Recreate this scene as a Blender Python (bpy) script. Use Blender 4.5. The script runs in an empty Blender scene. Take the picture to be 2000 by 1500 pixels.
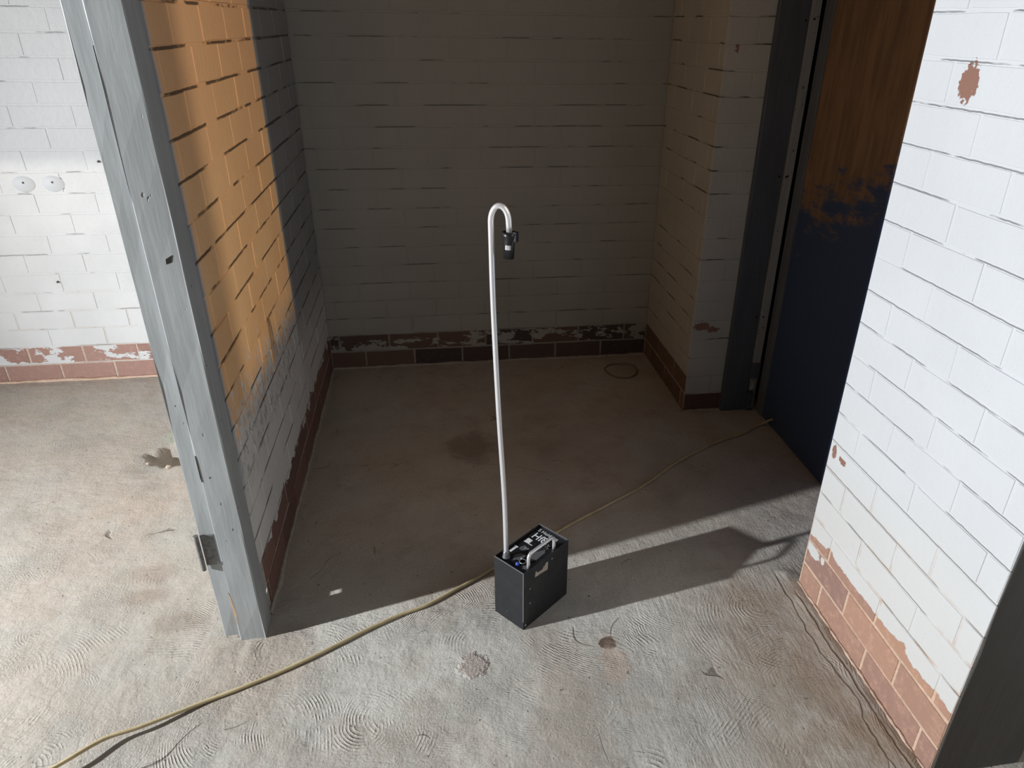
import bpy, bmesh, math, random
import numpy as np
from mathutils import Vector, Matrix

random.seed(7)
S = bpy.context.scene
COL = S.collection

# ------------------------------------------------------------------ camera, world, lamp, exposure
f_px, yaw, pitch, roll = 1389.09, 0.150665, -0.477857, 0.0145
PPX, PPY = 1052.87, 763.80
cy, sy, cp, sp = math.cos(yaw), math.sin(yaw), math.cos(pitch), math.sin(pitch)
fwd = Vector((sy * cp, cy * cp, sp))
right = Vector((cy, -sy, 0))
up = right.cross(fwd)
r2 = math.cos(roll) * right + math.sin(roll) * up
u2 = -math.sin(roll) * right + math.cos(roll) * up
cam_d = bpy.data.cameras.new('camera')
cam = bpy.data.objects.new('camera', cam_d)
COL.objects.link(cam)
cam.matrix_world = Matrix(((r2.x, u2.x, -fwd.x, 0.5196), (r2.y, u2.y, -fwd.y, -3.2481), (r2.z, u2.z, -fwd.z, 1.5164), (0, 0, 0, 1)))
cam_d.sensor_width = 36
cam_d.lens = f_px / 2000 * 36
cam_d.shift_x = -(PPX - 1000) / 2000
cam_d.shift_y = (PPY - 750) / 2000
cam_d.clip_start = 0.02
S.camera = cam

W = bpy.data.worlds.new('world')
S.world = W
W.use_nodes = True
W.node_tree.nodes['Background'].inputs[0].default_value = (0.75, 0.72, 0.66, 1)
W.node_tree.nodes['Background'].inputs[1].default_value = 0.02

LAMP = Vector((-3.0, -2.50, 1.33))
AIM = Vector((1.55, -1.95, 0.34))
ld = bpy.data.lights.new('work_lamp_light', 'SPOT')
ld.energy = 1000
ld.color = (0.93, 0.97, 1.0)
ld.spot_size = math.radians(125)
ld.spot_blend = 1.0
ld.shadow_soft_size = 0.035
lo = bpy.data.objects.new('work_lamp_light', ld)
COL.objects.link(lo)
lo.location = LAMP
lo.rotation_euler = (AIM - LAMP).to_track_quat('-Z', 'Y').to_euler()

# added unseen warm lamp: brightens the partition through an opening cut for it
l2 = bpy.data.lights.new('added_warm_light', 'SPOT')
l2.energy = 335
l2.color = (1.0, 0.86, 0.68)
l2.spot_size = math.radians(42)
l2.spot_blend = 0.3
l2.shadow_soft_size = 0.018
o2 = bpy.data.objects.new('added_warm_light', l2)
COL.objects.link(o2)
o2.location = (3.40, -4.31, 3.15)
o2.rotation_euler = (Vector((0.0, -1.15, 1.25)) - o2.location).to_track_quat('-Z', 'Y').to_euler()

S.view_settings.view_transform = 'Standard'
S.view_settings.look = 'None'
S.view_settings.exposure = 0.0
S.view_settings.gamma = 1.0
S.view_settings.use_curve_mapping = False

# ------------------------------------------------------------------ node helpers
class NT:
    def __init__(s, name, rough=0.6, spec=0.4):
        m = bpy.data.materials.new(name)
        m.use_nodes = True
        s.m = m
        s.t = m.node_tree
        s.b = s.t.nodes['Principled BSDF']
        s.b.inputs['Roughness'].default_value = rough
        s.b.inputs['Specular IOR Level'].default_value = spec
        s.geo = s.t.nodes.new('ShaderNodeNewGeometry')
        s.pos = s.geo.outputs['Position']
        sep = s.t.nodes.new('ShaderNodeSeparateXYZ')
        s.t.links.new(s.pos, sep.inputs[0])
        s.x, s.y, s.z = sep.outputs
    def put(s, sock, v):
        if isinstance(v, (int, float)):
            sock.default_value = v
        elif isinstance(v, (tuple, list)):
            sock.default_value = tuple(v) if len(v) == len(sock.default_value) else tuple(v) + (1,)
        else:
            s.t.links.new(v, sock)
    def ma(s, op, a, b=0.0, c=0.0, clamp=False):
        n = s.t.nodes.new('ShaderNodeMath')
        n.operation = op
        n.use_clamp = clamp
        s.put(n.inputs[0], a); s.put(n.inputs[1], b); s.put(n.inputs[2], c)
        return n.outputs[0]
    def vm(s, op, a, b=(0, 0, 0), sc=None):
        n = s.t.nodes.new('ShaderNodeVectorMath')
        n.operation = op
        s.put(n.inputs[0], a); s.put(n.inputs[1], b)
        if sc is not None: s.put(n.inputs[3], sc)
        return n.outputs['Value'] if op in ('LENGTH', 'DISTANCE', 'DOT_PRODUCT') else n.outputs[0]
    def noise(s, scale, detail=3, rough=0.55, vec=None, col=False, dist=0.0):
        n = s.t.nodes.new('ShaderNodeTexNoise')
        n.inputs['Scale'].default_value = scale
        n.inputs['Detail'].default_value = detail
        n.inputs['Roughness'].default_value = rough
        n.inputs['Distortion'].default_value = dist
        s.t.links.new(vec if vec is not None else s.pos, n.inputs['Vector'])
        return n.outputs['Color'] if col else n.outputs['Fac']
    def rg(s, v, a, b, lo=0.0, hi=1.0, smooth=True):
        n = s.t.nodes.new('ShaderNodeMapRange')
        n.interpolation_type = 'SMOOTHSTEP' if smooth else 'LINEAR'
        s.put(n.inputs[0], v); s.put(n.inputs[1], a); s.put(n.inputs[2], b)
        s.put(n.inputs[3], lo); s.put(n.inputs[4], hi)
        return n.outputs[0]
    def mix(s, f, a, b):
        n = s.t.nodes.new('ShaderNodeMix')
        n.data_type = 'RGBA'
        s.put(n.inputs[0], f); s.put(n.inputs[6], a); s.put(n.inputs[7], b)
        return n.outputs[2]
    def xyz(s, x, y, z):
        n = s.t.nodes.new('ShaderNodeCombineXYZ')
        s.put(n.inputs[0], x); s.put(n.inputs[1], y); s.put(n.inputs[2], z)
        return n.outputs[0]
    def rnd(s):
        return s.t.nodes.new('ShaderNodeObjectInfo').outputs['Random']
    def spot(s, c, rad, wob=0.35, scale=60, edge=0.06, stretch=(1, 1, 1)):
        """mask of an irregular blotch round the world point c"""
        d = s.vm('MULTIPLY', s.vm('SUBTRACT', s.pos, c), tuple(1 / (rad * k) for k in stretch))
        l = s.vm('LENGTH', d)
        l = s.ma('ADD', l, s.ma('MULTIPLY', s.ma('SUBTRACT', s.noise(scale, 3), 0.5), wob * 2))
        return s.rg(l, 1 - edge, 1 + edge, 1, 0)
    def bump(s, h, dist, strength=1.0, prev=None):
        n = s.t.nodes.new('ShaderNodeBump')
        n.inputs['Distance'].default_value = dist
        n.inputs['Strength'].default_value = strength
        s.put(n.inputs['Height'], h)
        if prev is not None: s.t.links.new(prev, n.inputs['Normal'])
        s.t.links.new(n.outputs[0], s.b.inputs['Normal'])
        return n.outputs[0]
    def color(s, c):
        s.put(s.b.inputs['Base Color'], c)

CH = 0.086      # brick course
BL = 0.234      # brick length with its joint

def mx(n, masks):
    o = masks[0]
    for k in masks[1:]:
        o = n.ma('MAXIMUM', o, k)
    return o

def wall_material(name, paint, bare_a, bare_b, line, amp=0.03, patchy=(0.0, 0.0), mortar=False, mortar_col=(0.50, 0.40, 0.32),
                  bare_spots=(), dark=0.5, crackw=0.0022, special=None, fscale=14, paint_var=0.10, crop=0.85, paint_spots=(), worn=0.35):
    """paint over brick; bare brick below `line` (metres, wobbling by amp); between patchy[0] and patchy[1] the paint has flaked"""
    n = NT(name, 0.5, 0.35)
    fine = n.noise(90, 4)
    big = n.noise(3.1, 3)
    # paint colour with dirt
    c1 = tuple(v * (1 - paint_var) for v in paint)
    pc = n.mix(n.rg(big, 0.3, 0.7), c1, paint)
    if special: pc = special(n, pc)
    speck = n.rg(n.noise(210, 2, 0.5), 0.735, 0.76)
    low = n.rg(n.z, 0.1, 0.7, 1.0, 0.25)
    pc = n.mix(n.ma('MULTIPLY', speck, n.ma('MULTIPLY', low, 0.75)), pc, (0.12, 0.10, 0.09))
    smear = n.rg(n.noise(26, 4, 0.7), 0.62, 0.8)
    pc = n.mix(n.ma('MULTIPLY', smear, 0.16), pc, (0.42, 0.38, 0.33))
    # bare body
    if mortar:
        bc = n.mix(n.rg(fine, 0.3, 0.7), tuple(v * 0.8 for v in mortar_col), mortar_col)
    else:
        r = n.rnd()
        bc = n.mix(n.rg(r, 0.15, 0.85, smooth=False), bare_a, bare_b)
        bc = n.mix(n.rg(n.noise(45, 4, 0.7), 0.45, 0.75, 0, 0.35), bc, tuple(min(1, v * 1.6 + 0.03) for v in bare_a))
    wob = n.ma('MULTIPLY', n.ma('SUBTRACT', n.noise(fscale, 4, 0.6), 0.5), amp * 4)
    h = n.ma('ADD', n.z, wob)
    bare = n.rg(h, line - 0.0015, line + 0.0015, 1, 0)
    if patchy[1] > patchy[0]:
        band = n.ma('MULTIPLY', n.rg(n.z, patchy[0], patchy[0] + 0.004), n.rg(n.z, patchy[1] - 0.004, patchy[1], 1, 0))
        ns = n.noise(11, 5, 0.66, vec=n.vm('MULTIPLY', n.pos, (0.7, 0.7, 1.5)))
        bare = mx(n, [bare, n.ma('MULTIPLY', band, n.rg(ns, 0.47, 0.485))])
        zb = n.rg(n.z, 0, patchy[0] - 0.002, 1, 1)
        bare = mx(n, [bare, n.rg(n.z, patchy[0] - 0.002, patchy[0], 1, 0)])
    for c, rad, st in bare_spots:
        bare = mx(n, [bare, n.spot(c, rad, stretch=st, wob=0.75, scale=95)])
    for c, rad, st in bare_spots:
        bc = n.mix(n.spot(c, rad * 1.5, stretch=st, wob=0.1), bc, (0.27, 0.145, 0.11))
    for c, rad, st in paint_spots:
        bare = n.ma('MULTIPLY', bare, n.ma('SUBTRACT', 1.0, n.spot(c, rad, stretch=st, wob=0.45, scale=50)))
    if mortar:
        wn = n.ma('MULTIPLY', n.rg(n.z, 0.62, 0.12), n.rg(n.noise(8, 3, 0.6), 0.42, 0.56))
        pc = n.mix(n.ma('MULTIPLY', wn, worn), pc, tuple(v * 0.78 for v in mortar_col))
    col = n.mix(bare, pc, bc)
    hgt = n.ma('ADD', n.ma('MULTIPLY', n.noise(40, 4, 0.6), 0.5), n.ma('MULTIPLY', n.ma('SUBTRACT', 1.0, bare), 0.35))
    hgt = n.ma('ADD', hgt, n.ma('MULTIPLY', fine, n.ma('ADD', 0.12, n.ma('MULTIPLY', bare, 0.25))))
    if mortar:
        # hairline cracks along the joints
        k = n.ma('SUBTRACT', n.ma('FRACT', n.ma('ADD', n.ma('DIVIDE', n.z, CH), 0.5)), 0.5)
        k = n.ma('MULTIPLY', k, CH)
        k = n.ma('ADD', k, n.ma('MULTIPLY', n.ma('SUBTRACT', n.noise(35, 3), 0.5), 0.004))
        off = n.ma('ABSOLUTE', n.ma('ADD', k, 0.0016))
        line_ = n.rg(off, crackw * 0.6, crackw * 1.2, 1, 0)
        gate = n.rg(n.noise(5.0, 3, 0.6, vec=n.vm('MULTIPLY', n.pos, (1, 1, 2.6))), 0.56 - dark * 0.10, 0.64 - dark * 0.10)
        cr = n.ma('MULTIPLY', n.ma('MULTIPLY', line_, gate), n.ma('SUBTRACT', 1.0, n.ma('MULTIPLY', bare, 0.8)))
        col = n.mix(n.ma('MULTIPLY', cr, crop), col, (0.035, 0.03, 0.027))
        hgt = n.ma('SUBTRACT', hgt, n.ma('MULTIPLY', cr, 1.2))
    n.color(col)
    n.put(n.b.inputs['Roughness'], n.mix(bare, (0.5,) * 3, (0.85,) * 3))
    n.bump(hgt, 0.0035, 0.8)
    return n.m

WHITE = (0.62, 0.64, 0.66)
# ---- per wall looks
def left_special(n, pc):
    """orange rectangle sprayed over white, with a grey field further in and the soft light edge at the post painted as a grey band"""
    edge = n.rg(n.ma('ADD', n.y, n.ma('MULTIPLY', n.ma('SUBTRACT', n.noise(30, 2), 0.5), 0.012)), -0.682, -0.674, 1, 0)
    st = n.vm('MULTIPLY', n.pos, (1, 22, 11))
    rag = n.noise(1.5, 5, 0.75, vec=st)
    zz = n.ma('ADD', n.z, n.ma('MULTIPLY', n.ma('SUBTRACT', rag, 0.5), 0.85))
    base = n.ma('ADD', 0.60, n.ma('MULTIPLY', n.rg(n.y, -1.6, -0.7, 0, 1, False), -0.04))
    org = n.rg(n.ma('SUBTRACT', zz, base), -0.03, 0.05)
    org = n.ma('MULTIPLY', org, n.rg(n.z, 0.30, 0.36))
    org = mx(n, [org, n.rg(n.z, 0.86, 0.98)])
    org = n.ma('MULTIPLY', org, edge)
    postside = n.rg(n.ma('ADD', n.y, n.ma('MULTIPLY', n.ma('SUBTRACT', n.noise(6, 2), 0.5), 0.02)), -1.630, -1.592)
    org = n.ma('MULTIPLY', org, postside)
    ocol = n.mix(n.rg(n.noise(4, 3), 0.3, 0.7), (0.84, 0.50, 0.25), (0.90, 0.57, 0.30))
    ocol = n.mix(n.rg(n.z, 0.9, 1.6, 0, 1), ocol, (0.80, 0.46, 0.24))
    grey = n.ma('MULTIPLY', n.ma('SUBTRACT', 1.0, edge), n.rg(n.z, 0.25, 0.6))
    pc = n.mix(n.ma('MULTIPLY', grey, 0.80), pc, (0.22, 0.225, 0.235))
    pc = n.mix(n.ma('MULTIPLY', n.ma('SUBTRACT', 1.0, postside), n.rg(n.z, 0.35, 0.6)), pc, (0.24, 0.28, 0.34))
    drift = n.ma('MULTIPLY', n.ma('MULTIPLY', edge, n.rg(n.noise(2.2, 4, 0.7, vec=st), 0.5, 0.6)), n.ma('MULTIPLY', n.rg(n.z, 0.36, 0.46), n.rg(n.z, 0.62, 0.8, 1, 0)))
    pc = n.mix(n.ma('MULTIPLY', drift, 0.6), pc, (0.24, 0.24, 0.27))
    return n.mix(org, pc, ocol)

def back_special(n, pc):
    return n.mix(n.rg(n.z, 0.3, 1.5, 0.0, 0.45), pc, (0.34, 0.33, 0.30))  # shade painted in: wall colour darkens towards the top

def near_special(n, pc):
    return n.mix(n.rg(n.ma('ADD', n.z, n.ma('MULTIPLY', n.ma('SUBTRACT', n.noise(4, 3), 0.5), 0.4)), 0.85, 0.2, 0, 0.6), pc, (0.61, 0.59, 0.55))

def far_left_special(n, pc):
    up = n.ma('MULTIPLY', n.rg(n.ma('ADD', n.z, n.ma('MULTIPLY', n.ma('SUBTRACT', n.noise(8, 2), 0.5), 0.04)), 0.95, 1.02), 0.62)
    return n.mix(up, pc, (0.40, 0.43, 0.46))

DKA, DKB = (0.080, 0.060, 0.056), (0.18, 0.110, 0.085)
spec = {
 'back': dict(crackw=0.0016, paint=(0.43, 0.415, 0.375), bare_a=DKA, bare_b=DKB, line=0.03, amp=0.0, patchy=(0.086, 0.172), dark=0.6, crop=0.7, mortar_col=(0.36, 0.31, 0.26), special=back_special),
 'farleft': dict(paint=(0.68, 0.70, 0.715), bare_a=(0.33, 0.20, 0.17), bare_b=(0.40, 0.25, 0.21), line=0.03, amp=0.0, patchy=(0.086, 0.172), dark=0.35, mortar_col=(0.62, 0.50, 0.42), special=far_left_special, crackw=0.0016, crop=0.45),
 'partition': dict(paint=(0.76, 0.74, 0.71), bare_a=(0.17, 0.09, 0.075), bare_b=(0.24, 0.13, 0.10), line=0.165, amp=0.035, dark=1.1, mortar_col=(0.50, 0.46, 0.41), special=left_special, crackw=0.0034),
 'stub': dict(paint=(0.60, 0.56, 0.47), bare_a=(0.20, 0.12, 0.085), bare_b=(0.30, 0.17, 0.12), line=0.172, amp=0.002, dark=0.55, mortar_col=(0.55, 0.47, 0.38)),
 'return': dict(paint=(0.52, 0.51, 0.47), bare_a=(0.10, 0.06, 0.05), bare_b=(0.14, 0.08, 0.06), line=0.085, amp=0.001, dark=0.6, mortar_col=(0.55, 0.47, 0.38),
                bare_spots=[((1.60, -0.63, 0.40), 0.02, (2, 1, 1)), ((1.65, -0.63, 0.385), 0.016, (2, 1, 1)), ((1.60, -0.63, 1.45), 0.012, (1, 1, 2))]),
 'near': dict(paint=(0.65, 0.668, 0.695), bare_a=(0.43, 0.25, 0.175), bare_b=(0.29, 0.175, 0.145), line=0.202, amp=0.022, fscale=8, dark=1.2, special=near_special, mortar_col=(0.66, 0.47, 0.35), crackw=0.0013, paint_var=0.05, crop=0.6, worn=0.85, paint_spots=[((1.567, -1.745, 0.152), 0.026, (1, 1.5, 0.75)), ((1.567, -1.800, 0.160), 0.012, (1, 0.8, 1.2))],
              bare_spots=[((1.567, -1.876, 1.423), 0.026, (1, 1, 1.35)), ((1.567, -1.735, 0.487), 0.013, (1, 0.8, 1.5)), ((1.567, -1.780, 0.482), 0.012, (1, 1.4, 0.8))]),
}
MATS = {}
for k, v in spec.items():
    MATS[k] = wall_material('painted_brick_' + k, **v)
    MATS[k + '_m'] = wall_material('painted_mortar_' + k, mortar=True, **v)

# ------------------------------------------------------------------ mesh helpers
def tag(o, label=None, cat=None, group=None, kind=None):
    if label: o['label'] = label
    if cat: o['category'] = cat
    if group: o['group'] = group
    if kind: o['kind'] = kind
    return o

def link(name, me, mat=None, parent=None):
    o = bpy.data.objects.new(name, me)
    COL.objects.link(o)
    if mat is not None: o.data.materials.append(mat)
    if parent: o.parent = parent
    return o

def fin(name, bm, mat=None, parent=None, smooth=False):
    me = bpy.data.meshes.new(name)
    bmesh.ops.recalc_face_normals(bm, faces=bm.faces)
    if smooth:
        for f in bm.faces: f.smooth = True
    bm.to_mesh(me); bm.free()
    return link(name, me, mat, parent)

def add_box(bm, a, b, bev=0.0, mtx=None, seg=2):
    v = []
    x0, y0, z0 = a; x1, y1, z1 = b
    for z in (z0, z1):
        for x, y in ((x0, y0), (x1, y0), (x1, y1), (x0, y1)):
            v.append(bm.verts.new((x, y, z)))
    fs = [bm.faces.new([v[i] for i in q]) for q in ((3, 2, 1, 0), (4, 5, 6, 7), (0, 1, 5, 4), (1, 2, 6, 5), (2, 3, 7, 6), (3, 0, 4, 7))]
    geo = v
    if bev:
        es = set(e for f in fs for e in f.edges)
        r = bmesh.ops.bevel(bm, geom=list(es), offset=bev, segments=seg, affect='EDGES', profile=0.6)
        geo = list(set([q for q in r['verts']] + [w for w in v if w.is_valid]))
    if mtx is not None:
        bmesh.ops.transform(bm, matrix=mtx, verts=[w for w in geo if w.is_valid])
    return geo

def box(name, a, b, mat, parent=None, bev=0.0):
    bm = bmesh.new(); add_box(bm, a, b, bev)
    return fin(name, bm, mat, parent)

def catmull(pts, per=8):
    P = [Vector(p) for p in pts]
    P = [P[0] * 2 - P[1]] + P + [P[-1] * 2 - P[-2]]
    out = []
    for i in range(1, len(P) - 2):
        for k in range(per):
            t = k / per
            a, b, c, d = P[i - 1:i + 3]
            out.append(0.5 * ((2 * b) + (c - a) * t + (2 * a - 5 * b + 4 * c - d) * t * t + (3 * b - a - 3 * c + d) * t ** 3))
    out.append(P[-2])
    return out

def tube(bm, pts, rad, n=12, cap=True):
    pts = [Vector(p) for p in pts]
    rings = []
    t0 = (pts[1] - pts[0]).normalized()
    ref = Vector((0, 0, 1)) if abs(t0.z) < 0.9 else Vector((1, 0, 0))
    nrm = t0.cross(ref).normalized()
    for i, p in enumerate(pts):
        t = (pts[min(i + 1, len(pts) - 1)] - pts[max(i - 1, 0)]).normalized()
        nrm = (nrm - t * nrm.dot(t)).normalized()
        bn = t.cross(nrm)
        r = rad[i] if isinstance(rad, (list, tuple)) else rad
        rings.append([bm.verts.new(p + (nrm * math.cos(2 * math.pi * k / n) + bn * math.sin(2 * math.pi * k / n)) * r) for k in range(n)])
    for a, b in zip(rings[:-1], rings[1:]):
        for k in range(n):
            bm.faces.new((a[k], a[(k + 1) % n], b[(k + 1) % n], b[k]))
    if cap:
        bm.faces.new(rings[0][::-1]); bm.faces.new(rings[-1])
    return rings

def lathe(bm, prof, n=20, mtx=None):
    """closed or open profile [(r, z)] round z"""
    rings = []
    for r, z in prof:
        rings.append([bm.verts.new((r * math.cos(2 * math.pi * k / n), r * math.sin(2 * math.pi * k / n), z)) for k in range(n)])
    for a, b in zip(rings[:-1], rings[1:]):
        for k in range(n):
            bm.faces.new((a[k], a[(k + 1) % n], b[(k + 1) % n], b[k]))
    for ring in (rings[0], rings[-1]):
        if prof[rings.index(ring)][0] > 1e-5:
            bm.faces.new(ring)
    if mtx is not None:
        bmesh.ops.transform(bm, matrix=mtx, verts=[v for r in rings for v in r])

# ------------------------------------------------------------------ bricks
def brick_mesh(length, seed, depth=0.03, joint=0.009, wob=0.0012):
    """brick lying along +x from joint/2 to length-joint/2, z 0..CH less the joint, front face at y = 0, body behind (y>0)"""
    rr = random.Random(seed)
    x0, x1, z0, z1 = joint / 2, length - joint / 2, joint / 2, CH - joint / 2
    ns = 3 if length > 0.15 else 2
    if length < 0.06: ns = 1
    out = []
    for i in range(ns): out.append((x0 + (x1 - x0) * i / ns, z0))
    for i in range(ns): out.append((x1 - (x1 - x0) * i / ns, z1)) if i else out.append((x1, z0))
    # ordered loop: bottom edge left to right, right edge, top edge right to left, left edge
    loop = [(x0 + (x1 - x0) * i / ns, z0) for i in range(ns + 1)] + [(x1 - (x1 - x0) * i / ns, z1) for i in range(ns + 1)]
    loop = [(x + rr.uniform(-wob, wob), z + rr.uniform(-wob, wob)) for x, z in loop]
    cx, cz = length / 2, CH / 2
    bm = bmesh.new()
    inset = 0.0007
    front = [bm.verts.new((x + math.copysign(inset, cx - x), 0, z + math.copysign(inset, cz - z))) for x, z in loop]
    rim = [bm.verts.new((x, 0.0012, z)) for x, z in loop]
    back = [bm.verts.new((x, depth, z)) for x, z in loop]
    bm.faces.new(front)
    m = len(loop)
    for a, b in ((front, rim), (rim, back)):
        for k in range(m):
            bm.faces.new((a[k], b[k], b[(k + 1) % m], a[(k + 1) % m]))
    bmesh.ops.recalc_face_normals(bm, faces=bm.faces)
    me = bpy.data.meshes.new('brick')
    bm.to_mesh(me); bm.free()
    return me

CACHE = {}
def lay(parent, mat, origin, rotz, run, courses, j1, j2, proud=0.0006, z0=0, skip=None, extra=None):
    """lay courses of bricks. origin: start corner of the wall face at floor level; the wall runs `run` metres along local +x; j1, j2: offset of the first
    joint in odd/even courses"""
    for c in range(z0, courses):
        j = j1 if c % 2 == 0 else j2
        edges = [0.0]
        x = j
        while x < run - 0.02:
            if x > 0.02: edges.append(x)
            x += BL
        edges.append(run)
        if extra and c < 2: edges.insert(1, extra)
        for a, b in zip(edges[:-1], edges[1:]):
            L = round(b - a, 3)
            if skip and skip(c, a, b): continue
            key = (mat.name, L, random.randrange(4))
            if key not in CACHE:
                me = brick_mesh(L, hash((L, key[2])) & 0xffff)
                me.materials.append(mat)
                CACHE[key] = me
            o = bpy.data.objects.new('brick', CACHE[key])
            COL.objects.link(o)
            p = random.uniform(-proud * 0.4, proud)
            ca, sa = math.cos(rotz), math.sin(rotz)
            o.location = (origin[0] + ca * a + sa * p, origin[1] + sa * a - ca * p, c * CH + random.uniform(-0.0006, 0.0006))
            o.rotation_euler = (random.uniform(-0.004, 0.004), random.uniform(-0.003, 0.003), rotz + random.uniform(-0.0015, 0.0015))
            o.parent = parent

REC = 0.0014    # mortar recess
NC = 21         # courses built as single bricks (in view up to the 19th); plain wall above
HT = 3.30
def shell(name, boxes, mat):
    bm = bmesh.new()
    for a, b in boxes: add_box(bm, a, b)
    return tag(fin(name, bm, mat), kind='structure')

# wall at the back of the alcove: face y = 0, x 0..1.56
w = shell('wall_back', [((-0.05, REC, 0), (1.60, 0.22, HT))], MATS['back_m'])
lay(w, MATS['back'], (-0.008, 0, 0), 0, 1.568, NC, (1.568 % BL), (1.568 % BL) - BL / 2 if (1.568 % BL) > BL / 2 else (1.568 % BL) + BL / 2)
# back wall of the room to the left: same face, x -4.2..-0.11
w = shell('wall_far_left', [((-4.3, 0.02 + REC, 0), (-0.05, 0.24, HT))], MATS['farleft_m'])
lay(w, MATS['farleft'], (-2.178, 0.02, 0), 0, 2.068, NC, BL * 0.03 + 0.003, 0.117 + 0.01)
# partition between them: face x = -0.008 on the alcove side, y -1.652..0
w = shell('wall_left', [((-0.105, -1.612, 0), (-0.008 - REC, 0.02, HT)), ((-0.105, -1.664, 0.150), (-0.008 - REC, -1.612, HT)), ((-0.105, -1.664, 0), (-0.008 - REC, -1.612, 0.050)), ((-0.013, -1.655, 0.050), (-0.008, -1.632, 0.15)), ((-0.013, -1.615, 0.050), (-0.008, -1.609, 0.15)), ((-0.013, -1.632, 0.082), (-0.008, -1.615, 0.15)), ((-0.013, -1.632, 0.050), (-0.008, -1.615, 0.068))], MATS['partition_m'])
lay(w, MATS['partition'], (-0.008, -1.655, 0), math.pi / 2, 1.655, NC, 0.07, 0.187, proud=0.0016, skip=lambda c, a, b: c < 2 and a < 0.01, extra=0.046)
# pier right of the alcove: face x = 1.56, y -0.62..0, then its end face y = -0.62, x 1.56..1.73
w = shell('wall_right', [((1.56 + REC, -0.615, 0), (1.89, 0.1, HT))], MATS['stub_m'])
lay(w, MATS['stub'], (1.56, 0.0, 0), -math.pi / 2, 0.62, NC, 0.10, 0.217)
w2 = shell('wall_pier_end', [((1.5605 + REC, -0.62 + REC, 0), (1.735, -0.60, HT))], MATS['return_m'])
lay(w2, MATS['return'], (1.56, -0.62, 0), 0, 0.170, NC, 0.30, 0.112)
# near pier: face x = 1.567, y -2.37..-1.713
w = shell('wall_near_right', [((1.567 + REC, -2.347, 0), (1.80, -1.713 + REC, HT)), ], MATS['near_m'])
lay(w, MATS['near'], (1.567, -1.713, 0), -math.pi / 2, 0.638, NC + 2, 0.109, 0.224)
lay(w, MATS['near'], (1.80, -1.713, 0), math.pi, 0.233, NC + 2, 0.30, 0.115)

# plain outer shell of the rooms, outside the picture
pl = NT('plain_painted_wall', 0.6, 0.3)
pl.color(pl.mix(pl.rg(pl.noise(3), 0.3, 0.7), (0.28, 0.26, 0.23), (0.34, 0.32, 0.29)))
cl = NT('plain_concrete_ceiling', 0.8, 0.2)
cl.color(cl.mix(cl.rg(cl.noise(4), 0.3, 0.7), (0.11, 0.10, 0.085), (0.15, 0.135, 0.115)))
shell('wall_outer_left', [((-4.5, -5.0, 0), (-4.3, 0.24, HT))], pl.m)
shell('wall_front', [((-4.5, -5.2, 0), (4.2, -5.0, HT))], pl.m)
wp = NT('white_painted_wall', 0.6, 0.3)
wp.color(wp.mix(wp.rg(wp.noise(3), 0.3, 0.7), (0.66, 0.66, 0.66), (0.72, 0.72, 0.72)))
shell('wall_outer_right', [((2.5, -5.0, 0), (2.56, -3.60, HT)), ((2.5, -3.20, 0), (2.56, -2.5, HT)), ((2.5, -3.60, 0), (2.56, -3.20, 2.475)), ((2.5, -3.60, 3.1), (2.56, -3.20, HT))], wp.m)  # unseen wall, white for its bounce; opening shaped for the added lamp
shell('wall_return_right', [((2.0, -2.5, 0), (3.2, -2.3, HT))], wp.m)
shell('ceiling', [((-4.5, -5.2, HT), (4.2, 0.24, HT + 0.15))], cl.m)

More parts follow.
